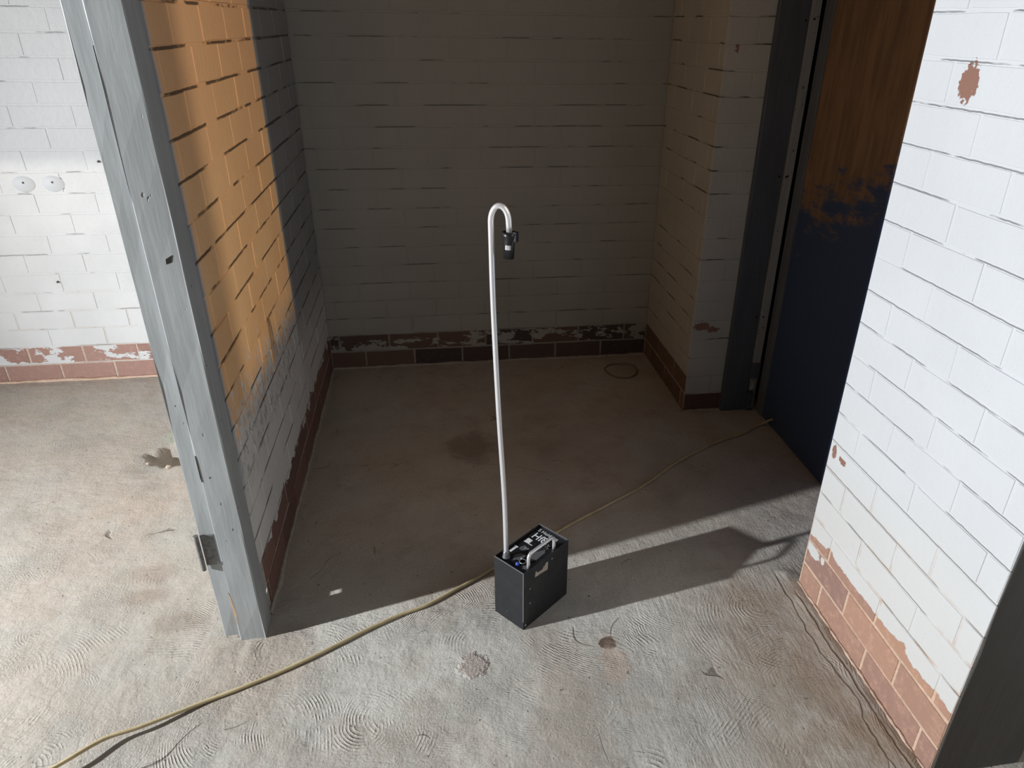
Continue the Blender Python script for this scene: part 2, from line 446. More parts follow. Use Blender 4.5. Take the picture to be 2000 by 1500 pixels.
# ------------------------------------------------------------------ floor
def floor_material():
    n = NT('trowelled_concrete', 0.82, 0.25)
    warp = n.vm('SCALE', n.vm('SUBTRACT', n.noise(3.0, 2, col=True), (0.5, 0.5, 0.5)), sc=0.05)
    p0 = n.vm('ADD', n.pos, warp)
    ridges = []
    def arcs(scale, freq, off, seed, thr):
        sh = n.vm('ADD', n.vm('MULTIPLY', p0, (1, 1, 0)), (seed * 3.17, seed * 1.93, 0))
        v = n.t.nodes.new('ShaderNodeTexVoronoi')
        v.inputs['Scale'].default_value = scale
        n.t.links.new(sh, v.inputs['Vector'])
        cen = v.outputs['Position']
        rc = n.vm('SUBTRACT', v.outputs['Color'], (0.5, 0.5, 0.5))
        rc = n.vm('SCALE', n.vm('MULTIPLY', rc, (1, 1, 0)), sc=off)
        d = n.vm('LENGTH', n.vm('ADD', n.vm('SUBTRACT', sh, cen), rc))
        ph = n.ma('ADD', n.ma('MULTIPLY', d, freq), n.ma('MULTIPLY', n.noise(9, 3), 9.0))
        sn = n.ma('SINE', ph)
        sn = n.ma('POWER', n.ma('ADD', n.ma('MULTIPLY', sn, 0.5), 0.5), 2.2)
        sn = n.ma('MULTIPLY', sn, n.rg(n.noise(28, 3, 0.7, vec=n.vm('ADD', n.pos, (0, seed * 5, 0))), 0.35, 0.65, 0.15, 1.3))
        m = n.rg(n.noise(7.0, 3, 0.6, vec=n.vm('ADD', n.pos, (seed * 7, seed, 0))), thr, thr + 0.13)
        edge = n.rg(v.outputs['Distance'], 0.25, 0.55, 1, 0.0)
        return n.ma('MULTIPLY', n.ma('MULTIPLY', sn, m), edge)
    a1 = arcs(3.6, 760, 0.50, 1.0, 0.47)
    a2 = arcs(5.2, 980, 0.40, 2.3, 0.49)
    a3 = arcs(2.4, 620, 0.85, 4.1, 0.52)
    ar = n.ma('ADD', n.ma('ADD', a1, a2), a3)
    # calmer inside the alcove and in the left room
    calm = n.ma('MULTIPLY', n.rg(n.y, -1.7, -1.2, 1, 0.35), n.rg(n.x, -0.5, 0.1, 0.45, 1))
    ar = n.ma('MULTIPLY', ar, calm)
    # brushed streaks running along the room on the right
    sv = n.vm('MULTIPLY', p0, (60, 9, 1))
    st = n.noise(1.6, 3, 0.6, vec=sv)
    stm = n.ma('MULTIPLY', n.rg(n.x, 0.75, 1.2), n.rg(n.y, -1.3, -1.6))
    grit = n.noise(150, 5, 0.7)
    gritm = n.rg(n.noise(4.2, 3), 0.5, 0.66)
    pock = n.rg(n.noise(65, 3, 0.5), 0.70, 0.75)
    def gouge(scale, seed, w, thr):
        """thin curved scratches: the zero line of a smooth noise, broken up"""
        q = n.noise(scale, 1, 0.4, vec=n.vm('ADD', n.pos, (seed, seed * 2, 0)))
        l = n.rg(n.ma('ABSOLUTE', n.ma('SUBTRACT', q, 0.5)), w * 0.35, w, 1, 0)
        return n.ma('MULTIPLY', l, n.rg(n.noise(3.7, 2, vec=n.vm('ADD', n.pos, (seed * 3, 0, 0))), thr, thr + 0.05))
    g = mx(n, [gouge(2.6, 3.0, 0.0024, 0.62), gouge(5.0, 8.0, 0.0036, 0.645), gouge(9.0, 17.0, 0.0045, 0.66)])
    # crack parallel to the near pier, and the joint at its foot
    wv = n.ma('MULTIPLY', n.ma('SUBTRACT', n.noise(4.5, 3), 0.5), 0.10)
    cd = n.ma('ABSOLUTE', n.ma('SUBTRACT', n.ma('ADD', n.x, wv), 1.505))
    crack = n.ma('MULTIPLY', n.rg(cd, 0.0012, 0.0038, 1, 0), n.rg(n.y, -1.66, -1.70))
    wv2 = n.ma('MULTIPLY', n.ma('SUBTRACT', n.noise(7.0, 3), 0.5), 0.03)
    cd2 = n.ma('ABSOLUTE', n.ma('SUBTRACT', n.ma('ADD', n.x, wv2), 1.540))
    crack = n.ma('MAXIMUM', crack, n.ma('MULTIPLY', n.ma('MULTIPLY', n.rg(cd2, 0.0012, 0.005, 1, 0), n.rg(n.y, -1.74, -1.80)), 0.8))
    # colour
    base = n.mix(n.rg(n.noise(2.2, 4, 0.6), 0.35, 0.65), (0.54, 0.52, 0.48), (0.67, 0.645, 0.59))
    base = n.mix(n.rg(n.x, 0.45, -0.35), base, n.mix(n.noise(5, 3), (0.37, 0.355, 0.325), (0.45, 0.43, 0.39)))  # lamp falloff evened out in the colour: floor darker to the left
    pink = n.mix(n.rg(n.noise(30, 3), 0.3, 0.7), (0.49, 0.41, 0.34), (0.44, 0.375, 0.315))
    pm = n.ma('MULTIPLY', n.rg(n.noise(2.6, 5, 0.65, vec=n.vm('ADD', n.pos, (5, 5, 0))), 0.46, 0.68), 0.75)
    leftm = n.rg(n.x, 0.15, -0.35, 0, 0.5)
    nearm = n.ma('MULTIPLY', n.rg(n.x, 1.05, 1.45), n.rg(n.y, -1.5, -1.75, 0, 0.85))
    postm = n.spot((-0.02, -1.85, 0), 0.17, wob=0.7, scale=9, edge=0.5)
    strip = n.ma('MULTIPLY', n.spot((0.78, -2.1, 0), 0.17, wob=0.8, scale=8, edge=0.6, stretch=(0.5, 1.8, 1)), 0.6)
    pm = mx(n, [n.ma('MULTIPLY', pm, 0.9), n.ma('MULTIPLY', leftm, n.rg(n.noise(3.5, 4, 0.6), 0.35, 0.6)), n.ma('MULTIPLY', nearm, n.rg(n.noise(4.5, 4, 0.6), 0.4, 0.6)), n.ma('MULTIPLY', postm, 0.8), strip])
    col = n.mix(pm, base, pink)
    alc = n.ma('MULTIPLY', n.rg(n.y, -1.75, -1.2), n.ma('MULTIPLY', n.rg(n.x, -0.02, 0.0), n.rg(n.noise(3.0, 4, 0.6), 0.3, 0.7, 0.35, 0.8)))
    col = n.mix(alc, col, (0.56, 0.46, 0.37))
    col = n.mix(n.ma('MULTIPLY', n.spot((0.62, -0.80, 0), 0.10, wob=0.8, scale=18, edge=0.5), 0.55), col, (0.22, 0.10, 0.075))
    col = n.mix(n.ma('MULTIPLY', n.rg(n.noise(6, 5, 0.75), 0.50, 0.75), 0.45), col, (0.28, 0.24, 0.20))
    col = n.mix(n.ma('MULTIPLY', n.spot((0.93, -1.873, 0), 0.023, wob=0.5, scale=50), 0.92), col, (0.13, 0.075, 0.05))
    col = n.mix(n.ma('MULTIPLY', n.spot((0.935, -1.94, 0), 0.05, wob=0.6, scale=30, edge=0.4, stretch=(0.7, 1.2, 1)), 0.8), col, (0.60, 0.48, 0.40))
    rub = n.spot((0.56, -1.90, 0), 0.038, wob=0.6, scale=40, edge=0.2)
    col = n.mix(n.ma('MULTIPLY', rub, 0.85), col, (0.62, 0.52, 0.47))
    jn = mx(n, [crack, n.ma('MULTIPLY', g, 0.8)])
    col = n.mix(n.ma('MULTIPLY', jn, 0.7), col, (0.10, 0.08, 0.06))
    col = n.mix(n.ma('MULTIPLY', pock, 0.55), col, (0.16, 0.12, 0.10))
    col = n.mix(n.ma('MULTIPLY', n.rg(grit, 0.35, 0.65), 0.22), col, (0.2, 0.17, 0.14))
    col = n.mix(n.ma('MULTIPLY', n.spot((-0.50, -0.73, 0), 0.095, wob=0.25, scale=20, edge=0.25, stretch=(1.0, 0.62, 1)), n.rg(n.z, -0.012, -0.03)), col, (0.13, 0.095, 0.07))  # soil colour in the hole, darkened to paint in its shade
    for c_, r_ in (((-0.405, -1.42, 0), 0.055), ((-0.385, -1.52, 0), 0.04), ((-0.26, -1.64, 0), 0.05)):
        col = n.mix(n.ma('MULTIPLY', n.spot(c_, r_, wob=0.5, scale=14, edge=0.45, stretch=(1.5, 0.8, 1)), 0.45), col, (0.26, 0.21, 0.165))
    brown = n.ma('MULTIPLY', n.ma('MULTIPLY', n.rg(n.x, 1.10, 1.40), n.rg(n.y, -1.60, -1.80)), n.rg(n.noise(5, 4, 0.65), 0.35, 0.6, 0.25, 0.8))
    col = n.mix(brown, col, (0.36, 0.285, 0.22))
    # green-white mould patch near the hole
    col = n.mix(n.ma('MULTIPLY', n.spot((-0.56, -0.58, 0), 0.06, wob=0.8, scale=30, edge=0.3), 0.5), col, (0.42, 0.46, 0.38))
    n.color(col)
    bv = n.noise(1.0, 4, 0.65, vec=n.vm('MULTIPLY', n.vm('ADD', p0, n.vm('SCALE', n.noise(2.2, 1, col=True), sc=0.35)), (16, 90, 1)))
    h = n.ma('MULTIPLY', ar, 0.62)
    h = n.ma('ADD', h, n.ma('MULTIPLY', n.ma('MULTIPLY', bv, n.rg(n.noise(3.4, 2), 0.42, 0.6)), 0.8))
    h = n.ma('ADD', h, n.ma('MULTIPLY', n.ma('MULTIPLY', st, stm), 1.1))
    h = n.ma('ADD', h, n.ma('MULTIPLY', n.ma('MULTIPLY', grit, n.ma('ADD', 0.45, gritm)), 1.1))
    h = n.ma('ADD', h, n.ma('MULTIPLY', n.noise(14, 4, 0.6), 2.6))
    h = n.ma('ADD', h, n.ma('MULTIPLY', rub, n.ma('MULTIPLY', n.noise(120, 3, 0.8), 5.0)))
    h = n.ma('SUBTRACT', h, n.ma('MULTIPLY', g, 1.6))
    h = n.ma('SUBTRACT', h, n.ma('MULTIPLY', crack, 3.0))
    h = n.ma('SUBTRACT', h, n.ma('MULTIPLY', pock, 1.5))
    n.bump(h, 0.0027, 1.0)
    return n.m

def vnoise(X, Y, cell, seed):
    rs = np.random.RandomState(seed)
    G = rs.rand(128, 128)
    u, v = X / cell + 40.3, Y / cell + 50.7
    i, j = np.floor(u).astype(int), np.floor(v).astype(int)
    a, b = u - i, v - j
    a, b = a * a * (3 - 2 * a), b * b * (3 - 2 * b)
    g = lambda p, q: G[p % 128, q % 128]
    return (g(i, j) * (1 - a) + g(i + 1, j) * a) * (1 - b) + (g(i, j + 1) * (1 - a) + g(i + 1, j + 1) * a) * b

xs = np.concatenate([np.arange(-4.4, -1.8, 0.13), np.arange(-1.8, 2.0, 0.0125), np.arange(2.0, 3.2, 0.13)])
ys = np.concatenate([np.arange(-5.1, -3.0, 0.13), np.arange(-3.0, 0.06, 0.0125)])
X, Y = np.meshgrid(xs, ys, indexing='ij')
H = (vnoise(X, Y, 0.17, 1) - 0.5) * 0.0050 + (vnoise(X, Y, 0.075, 2) - 0.5) * 0.0026 + (vnoise(X, Y, 0.034, 3) - 0.5) * 0.0010
inner = np.clip((X - 0.02) / 0.1, 0, 1) * np.clip((Y + 1.75) / 0.2, 0, 1)
H *= 1 - 0.6 * inner
H *= np.clip(np.hypot(X - 0.765, Y + 1.70) / 0.10 - 0.9, 0.05, 1)
H *= np.clip(np.minimum(np.abs(Y), np.minimum(np.abs(X - 1.56), np.abs(X + 0.05))) / 0.05, 0.25, 1)
# hole in the floor left of the post
hd = np.hypot((X + 0.505) / 0.10, (Y + 0.715) / 0.060) + (vnoise(X, Y, 0.03, 5) - 0.5) * 0.5
H -= 0.075 * np.clip((1.25 - hd) * 2.2, 0, 1) ** 0.7
hd2 = np.hypot((X + 0.60) / 0.07, (Y + 0.80) / 0.06) + (vnoise(X, Y, 0.03, 6) - 0.5) * 0.6
H -= 0.010 * np.clip(1.2 - hd2, 0, 1)
# heel of rough mortar along the near pier and round the post foot
H += 0.006 * np.clip(1 - np.abs(X - 1.545) / 0.05, 0, 1) * (Y < -1.65) * (0.5 + vnoise(X, Y, 0.03, 8))
pf = np.hypot((X + 0.06) / 0.13, (Y + 1.75) / 0.09)
H += 0.006 * np.clip(1.3 - pf, 0, 1) * (0.4 + vnoise(X, Y, 0.025, 9))
nx, ny = len(xs), len(ys)
co = np.stack([X, Y, H], -1).reshape(-1, 3)
idx = np.arange(nx * ny).reshape(nx, ny)
quads = np.stack([idx[:-1, :-1], idx[1:, :-1], idx[1:, 1:], idx[:-1, 1:]], -1).reshape(-1, 4)
me = bpy.data.meshes.new('floor')
me.vertices.add(len(co)); me.vertices.foreach_set('co', co.ravel())
me.loops.add(quads.size); me.loops.foreach_set('vertex_index', quads.ravel())
me.polygons.add(len(quads))
me.polygons.foreach_set('loop_start', np.arange(0, quads.size, 4))
me.polygons.foreach_set('loop_total', np.full(len(quads), 4))
me.polygons.foreach_set('use_smooth', np.ones(len(quads), bool))
me.update(); me.validate()
tag(link('floor', me, floor_material()), kind='structure')
def fz(x, y):
    i = int(np.clip(np.searchsorted(xs, x), 0, nx - 1)); j = int(np.clip(np.searchsorted(ys, y), 0, ny - 1))
    return float(H[i, j])

# ------------------------------------------------------------------ grey painted timber
def timber(name, c, rough=0.45, chips=0.735, chipcol=(0.05, 0.045, 0.04)):
    n = NT(name, rough, 0.4)
    g = n.noise(6, 4, 0.6, vec=n.vm('MULTIPLY', n.pos, (9, 9, 0.8)))
    col = n.mix(n.rg(g, 0.3, 0.7), tuple(v * 0.88 for v in c), tuple(v * 1.08 for v in c))
    col = n.mix(n.ma('MULTIPLY', n.rg(n.noise(4, 3), 0.45, 0.7), 0.3), col, tuple(v * 0.8 for v in c))
    ch = n.rg(n.noise(70, 2, 0.5, vec=n.vm('MULTIPLY', n.pos, (1, 1, 0.6))), chips, chips + 0.02)
    col = n.mix(n.ma('MULTIPLY', ch, 0.85), col, chipcol)
    n.color(col)
    n.bump(n.ma('ADD', n.ma('MULTIPLY', g, 0.6), n.ma('MULTIPLY', ch, -0.8)), 0.002, 0.6)
    return n.m
GREY = timber('grey_gloss_timber', (0.36, 0.375, 0.38))
GREYD = timber('dark_grey_timber', (0.15, 0.16, 0.175))
BLUEG = timber('slate_timber', (0.10, 0.112, 0.135))
bare = NT('bare_split_wood', 0.8, 0.2); bare.color((0.62, 0.42, 0.27))
crk = NT('dark_crack', 0.9, 0.1); crk.color((0.03, 0.028, 0.026))

def plank(name, a, b, mat, parent, bev=0.003, wob=0.0012, seg=26):
    """upright board with slightly worn arrises"""
    bm = bmesh.new()
    add_box(bm, a, b, bev)
    for k in range(1, seg):
        z = a[2] + (b[2] - a[2]) * k / seg
        bmesh.ops.bisect_plane(bm, geom=bm.verts[:] + bm.edges[:] + bm.faces[:], plane_co=(0, 0, z), plane_no=(0, 0, 1))
    rr = random.Random(3)
    for v in bm.verts:
        v.co.x += rr.uniform(-wob, wob) * 0.6
        v.co.y += rr.uniform(-wob, wob)
    return fin(name, bm, mat, parent)

def empty(name, loc=(0, 0, 0), rz=0):
    o = bpy.data.objects.new(name, None)
    COL.objects.link(o)
    o.location = loc; o.rotation_euler = (0, 0, rz)
    o.empty_display_size = 0.05
    return o

post = tag(empty('trim_1', (0, 0, 0)), 'grey painted timber door post at the end of the orange and white brick partition, with a hinge near its foot', kind='structure')
plank('post_board', (-0.068, -1.732, 0.002), (0.0, -1.652, HT), GREY, post)
plank('rebate_strip', (-0.112, -1.712, 0.002), (-0.0675, -1.664, HT), GREY, post, bev=0.002)
# split filler and open cracks in the seam between the two boards
def sliver(name, pts, mat, parent, y, t=0.003):
    bm = bmesh.new()
    n_ = len(pts)
    for yy in (y, y + t):
        for x, z in pts: bm.verts.new((x, yy, z))
    bm.verts.ensure_lookup_table()
    v = bm.verts
    bm.faces.new(v[0:n_]); bm.faces.new(list(v[n_:2 * n_])[::-1])
    for k in range(n_): bm.faces.new((v[k], v[n_ + k], v[n_ + (k + 1) % n_], v[(k + 1) % n_]))
    return fin(name, bm, mat, parent)
sliver('seam_crack', [(-0.0680, 1.47), (-0.0668, 1.38), (-0.0662, 1.26), (-0.0664, 1.19), (-0.0674, 1.22), (-0.0680, 1.34)], crk.m, post, -1.7322)
sliver('seam_crack', [(-0.0678, 0.60), (-0.0666, 0.585), (-0.0668, 0.525), (-0.0678, 0.54)], crk.m, post, -1.7322)
sliver('split_wood', [(-0.0685, 0.175), (-0.066, 0.16), (-0.061, 0.09), (-0.0615, 0.065), (-0.067, 0.062), (-0.068, 0.11)], bare.m, post, -1.7324)
sliver('paint_chip', [(-0.030, 1.075), (-0.016, 1.083), (-0.020, 1.068), (-0.031, 1.064)], crk.m, post, -1.7322)
# hinge in the rebate
hm = NT('old_hinge_metal', 0.55, 0.4); hm.color(hm.mix(hm.rg(hm.noise(60), 0.35, 0.65), (0.14, 0.14, 0.135), (0.22, 0.22, 0.215))); hm.b.inputs['Metallic'].default_value = 0.2
HING = hm.m
bm = bmesh.new(); add_box(bm, (-0.111, -1.7145, 0.258), (-0.078, -1.711, 0.355), 0.0008)
hinge = fin('hinge', bm, HING, post)
bm = bmesh.new()
for k in range(3):
    z0 = 0.250 + k * 0.0375
    tube(bm, [(-0.1165, -1.722, z0), (-0.1165, -1.722, z0 + 0.0355)], 0.0058, 12)
fin('knuckle', bm, HING, hinge)
bm = bmesh.new()
for x, z in ((-0.090, 0.33), (-0.102, 0.307), (-0.090, 0.283)):
    lathe(bm, [(0.0, 0.0012), (0.003, 0.0009), (0.0038, 0)], 10, Matrix.Translation((x, -1.7145, z)) @ Matrix.Rotation(math.pi / 2, 4, 'X'))
fin('screw', bm, GREYD, hinge)
box('paint_drip', (-0.076, -1.7345, 0.272), (-0.071, -1.7315, 0.283), HING, post, 0.0008)

# jamb at the far pier and its stop
jamb = tag(empty('trim_2'), 'dark slate painted door jamb beside the closed orange and navy door', kind='structure')
plank('jamb_board', (1.727, -0.640, 0.002), (1.840, -0.60, HT), BLUEG, jamb)
pale = timber('worn_pale_stop', (0.36, 0.36, 0.355), chips=0.70)
plank('door_stop', (1.8405, -0.652, 0.16), (1.872, -0.61, HT), pale, jamb, bev=0.0015)
plank('rotten_stop_foot', (1.8405, -0.648, 0.002), (1.866, -0.61, 0.095), BLUEG, jamb, bev=0.003, wob=0.004, seg=6)
plank('exposed_mortar', (1.846, -0.640, 0.095), (1.868, -0.61, 0.160), pale, jamb, bev=0.004, wob=0.004, seg=4)
box('strike_plate', (1.836, -0.6575, 0.160), (1.874, -0.648, 0.235), BLUEG, jamb, 0.003)
bm = bmesh.new()
for x, z in ((1.828, 1.535), (1.853, 1.54), (1.824, 1.01), (1.846, 1.01), (1.852, 1.013), (1.826, 0.44), (1.850, 0.445)):
    y = -0.652 if x > 1.8405 else -0.640
    lathe(bm, [(0.0, 0.003), (0.003, 0.003), (0.0042, 0.0)], 10, Matrix.Translation((x, y, z)) @ Matrix.Rotation(math.pi / 2, 4, 'X'))
fin('screw', bm, crk.m, jamb)

# door leaf, closed, in the plane x = 1.887
def door_material():
    n = NT('sprayed_door_panel', 0.55, 0.35)
    q = n.vm('MULTIPLY', n.pos, (1, 5, 0.7))
    wood = n.noise(6, 4, 0.6, vec=q)
    rag = n.noise(2.0, 5, 0.65, vec=n.vm('MULTIPLY', n.pos, (1, 3.0, 9)))
    zz = n.ma('ADD', n.z, n.ma('MULTIPLY', n.ma('SUBTRACT', rag, 0.5), 0.85))
    slope = n.ma('ADD', 0.88, n.ma('MULTIPLY', n.ma('ADD', n.y, 0.75), -0.42))
    org = n.rg(n.ma('SUBTRACT', zz, slope), -0.06, 0.10)
    oc = n.mix(n.rg(wood, 0.35, 0.65), (0.24, 0.14, 0.08), (0.36, 0.215, 0.115))
    n.color(n.mix(org, (0.060, 0.092, 0.175), oc))
    n.bump(wood, 0.0015, 0.5)
    return n.m
door = tag(empty('door_1'), 'closed wooden door sprayed orange above and navy blue below, dark grey stile', kind='structure')
plank('door_panel', (1.892, -1.78, 0.003), (1.925, -0.705, HT), door_material(), door, bev=0.001, wob=0.0)
plank('door_stile', (1.885, -0.712, 0.003), (1.925, -0.652, HT), GREYD, door, bev=0.003)
box('stile_strip', (1.881, -0.672, 0.12), (1.8855, -0.662, HT), GREYD, door, 0.001)
# black cover added behind the jamb so that the gap reads black
shell('black_gap_cover', [((1.93, -1.80, 0), (1.96, -0.5, HT)), ((1.80, -1.80, 0), (1.96, -1.78, HT))], crk.m)

# timber at the near end of the near pier
t3 = tag(empty('trim_3'), 'dark grey timber frame board at the near end of the white brick pier', kind='structure')
plank('frame_board', (1.572, -2.3495, 0.002), (1.797, -2.330, HT), timber('charcoal_timber', (0.075, 0.072, 0.068), chips=0.8), t3, bev=0.003)

# ------------------------------------------------------------------ mortar fillets at the foot of the walls
fil = NT('mortar_fillet', 0.9, 0.2)
fil.color(fil.mix(fil.rg(fil.noise(40), 0.3, 0.7), (0.36, 0.32, 0.27), (0.46, 0.41, 0.35)))
fil.bump(fil.noise(60, 4), 0.004, 0.8)
fil2 = NT('mortar_fillet_pink', 0.9, 0.2)
fil2.color(fil2.mix(fil2.rg(fil2.noise(40), 0.3, 0.7), (0.56, 0.41, 0.31), (0.66, 0.50, 0.40)))
fil2.bump(fil2.noise(60, 4), 0.004, 0.8)
def fillet(name, p0, p1, side, mat, wd=0.014, ht=0.009, n=40):
    bm = bmesh.new()
    p0, p1, s = Vector(p0), Vector(p1), Vector(side)
    rr = random.Random(int(p0.x * 1000))
    prev = None
    for i in range(n + 1):
        c = p0.lerp(p1, i / n)
        a = rr.uniform(0.6, 1.25); b = rr.uniform(0.6, 1.2)
        ring = [bm.verts.new(c + Vector((0, 0, -0.006))), bm.verts.new(c + Vector((0, 0, ht * b))), bm.verts.new(c + s * wd * a * 0.5 + Vector((0, 0, ht * 0.55 * b))), bm.verts.new(c + s * wd * a + Vector((0, 0, -0.006)))]
        if prev:
            for k in range(4): bm.faces.new((prev[k], prev[(k + 1) % 4], ring[(k + 1) % 4], ring[k]))
        prev = ring
    return tag(fin(name, bm, mat, smooth=True), kind='structure')
fillet('baseboard_back', (0, 0.0, 0), (1.56, 0.0, 0), (0, -1, 0), fil.m)
fillet('baseboard_left', (-0.008, -1.64, 0), (-0.008, 0, 0), (1, 0, 0), fil.m, 0.016)
fillet('baseboard_right', (1.56, 0, 0), (1.56, -0.62, 0), (-1, 0, 0), fil.m, 0.012)
fillet('baseboard_pier', (1.56, -0.62, 0), (1.727, -0.62, 0), (0, -1, 0), fil.m, 0.012)
fillet('baseboard_far_left', (-2.2, 0.02, 0), (-0.11, 0.02, 0), (0, -1, 0), fil2.m, 0.016, 0.011, 60)
fillet('baseboard_near_right', (1.567, -1.713, 0), (1.567, -2.35, 0), (-1, 0, 0), fil2.m, 0.012, 0.010)

# rubble in the floor hole
rub = NT('rubble', 0.9, 0.2); rub.color(rub.mix(rub.rg(rub.noise(80), 0.3, 0.7), (0.42, 0.34, 0.27), (0.58, 0.48, 0.40)))
def stone(x, y, z, r, seed, label):
    rr = random.Random(seed)
    bm = bmesh.new()
    bmesh.ops.create_icosphere(bm, subdivisions=2, radius=r)
    for v in bm.verts:
        v.co *= rr.uniform(0.82, 1.15); v.co.z *= 0.7
    bmesh.ops.translate(bm, vec=(x, y, z), verts=bm.verts)
    o = fin('rubble_stone', bm, rub.m, smooth=True)
    return tag(o, label, 'stone', 'crumbs of concrete at the rim of the floor hole')
for k, (x, y, r, lb) in enumerate([(-0.585, -0.755, 0.013, 'largest pale concrete crumb at the near rim of the floor hole'),
                                   (-0.562, -0.785, 0.009, 'small pale concrete crumb at the near rim of the floor hole, right of the largest'),
                                   (-0.617, -0.765, 0.007, 'smallest pale concrete crumb left of the floor hole'),
                                   (-0.528, -0.81, 0.010, 'pale concrete crumb at the floor hole closest to the grey post')]):
    stone(x, y, fz(x, y) + r * 0.35, r, k, lb)

# ------------------------------------------------------------------ black box with handle, curved tube and holder
def metal_paint(name, c, rough=0.4, scuff=0.5):
    n = NT(name, rough, 0.5)
    s1 = n.rg(n.noise(38, 4, 0.7), 0.60, 0.78)
    s2 = n.rg(n.noise(160, 2), 0.72, 0.76)
    col = n.mix(n.ma('MULTIPLY', s1, scuff * 0.5), c, (0.13, 0.14, 0.15))
    col = n.mix(n.ma('MULTIPLY', s2, scuff), col, (0.35, 0.36, 0.37))
    n.color(col)
    n.put(n.b.inputs['Roughness'], n.rg(n.noise(25), 0.3, 0.7, rough - 0.06, rough + 0.12))
    return n.m
BLK = metal_paint('black_powder_coat', (0.012, 0.013, 0.016), 0.45, 0.3)
BLK2 = metal_paint('black_panel', (0.012, 0.013, 0.016), 0.35, 0.25)
edge_m = NT('worn_steel_edge', 0.4, 0.5); edge_m.color((0.42, 0.42, 0.43)); edge_m.b.inputs['Metallic'].default_value = 0.6
alu = NT('brushed_aluminium', 0.30, 0.5); alu.color((0.84, 0.84, 0.87)); alu.b.inputs['Metallic'].default_value = 0.6
alu.bump(alu.noise(300, 2), 0.0003, 0.3)
plas = NT('black_plastic', 0.38, 0.5); plas.color((0.007, 0.007, 0.009))
whit = NT('white_print', 0.6, 0.3); whit.color((0.78, 0.80, 0.84))
lab = NT('white_label', 0.6, 0.3); lab.color(lab.mix(lab.rg(lab.noise(240, 2), 0.45, 0.6), (0.85, 0.85, 0.86), (0.72, 0.72, 0.74)))
tape = NT('torn_beige_tape', 0.75, 0.2); tape.color(tape.mix(tape.rg(tape.noise(90), 0.4, 0.6), (0.52, 0.48, 0.42), (0.42, 0.38, 0.33)))
scf = NT('grey_scuff', 0.7, 0.2); scf.color((0.11, 0.115, 0.12))
blu = NT('blue_lens', 0.15, 0.8); blu.color((0.05, 0.09, 0.45))

TH = math.radians(40.5)
unit = tag(empty('equipment_box', (0.705, -1.795, 0.0), TH), 'small black metal box with tall silver hooked tube and carrying handle on the concrete floor', 'equipment box')
BW, BD, BH, T = 0.192, 0.110, 0.205, 0.0022
def ubox(bm, a, b, bev=0.0006): add_box(bm, a, b, bev, seg=1)
bm = bmesh.new()
ubox(bm, (0, 0, 0.001), (T, BD, BH)); ubox(bm, (BW - T, 0, 0.001), (BW, BD, BH))
ubox(bm, (T, 0, 0.001), (BW - T, T, BH - 0.001)); ubox(bm, (T, BD - T, 0.001), (BW - T, BD, BH))
ubox(bm, (T, T, 0.001), (BW - T, BD - T, 0.004))
casing = fin('casing', bm, BLK, unit)
box('top_panel', (T, T, BH - 0.010), (BW - T, BD - T, BH - 0.0065), BLK2, unit, 0.0003)
bm = bmesh.new()
ubox(bm, (-0.0005, 0.0, BH - 0.0005), (T, BD, BH + 0.0004), 0)
ubox(bm, (-0.0006, -0.0004, 0.03), (0.0006, 0.0008, BH), 0)
fin('worn_edge', bm, edge_m.m, unit)
bm = bmesh.new()
ubox(bm, (BW - T, 0.0, BH - 0.0005), (BW + 0.0004, BD, BH + 0.0004), 0)
fin('worn_edge', bm, edge_m.m, unit)
# front corner foot notch and screws on the right-hand face
PZ = BH - 0.0065
def screw(a, z, r=0.0032):
    bm = bmesh.new()
    lathe(bm, [(0.0, 0.0018), (r * 0.6, 0.0016), (r, 0.0)], 10, Matrix.Translation((a, 0.0, z)) @ Matrix.Rotation(math.pi / 2, 4, 'X'))
    fin('screw', bm, edge_m.m, unit, True)
screw(0.1187, 0.1834, 0.0036); screw(0.0268, 0.1355); screw(0.0274, 0.0826); screw(0.0087, 0.0137, 0.0042)
# torn tape
def flat(name, pts, mat, parent, plane, off, t=0.0006):
    """thin polygon on a face: plane 'top' (a,b) at height off, plane 'front' (a,z) at b = -off"""
    bm = bmesh.new()
    n_ = len(pts)
    for d in (0, t):
        for p in pts:
            bm.verts.new((p[0], p[1], off + d) if plane == 'top' else (p[0], -off - d, p[1]))
    bm.verts.ensure_lookup_table(); v = list(bm.verts)
    bm.faces.new(v[:n_]); bm.faces.new(v[n_:][::-1])
    for k in range(n_): bm.faces.new((v[k], v[n_ + k], v[n_ + (k + 1) % n_], v[(k + 1) % n_]))
    bmesh.ops.triangulate(bm, faces=[f for f in bm.faces if len(f.verts) > 4])
    return fin(name, bm, mat, parent)
flat('torn_tape', [(0.047, 0.163), (0.072, 0.161), (0.100, 0.157), (0.1015, 0.184), (0.094, 0.186), (0.088, 0.178), (0.083, 0.180), (0.077, 0.171), (0.068, 0.173), (0.062, 0.170), (0.056, 0.175), (0.052, 0.183), (0.049, 0.181)], tape.m, unit, 'front', 0.0)
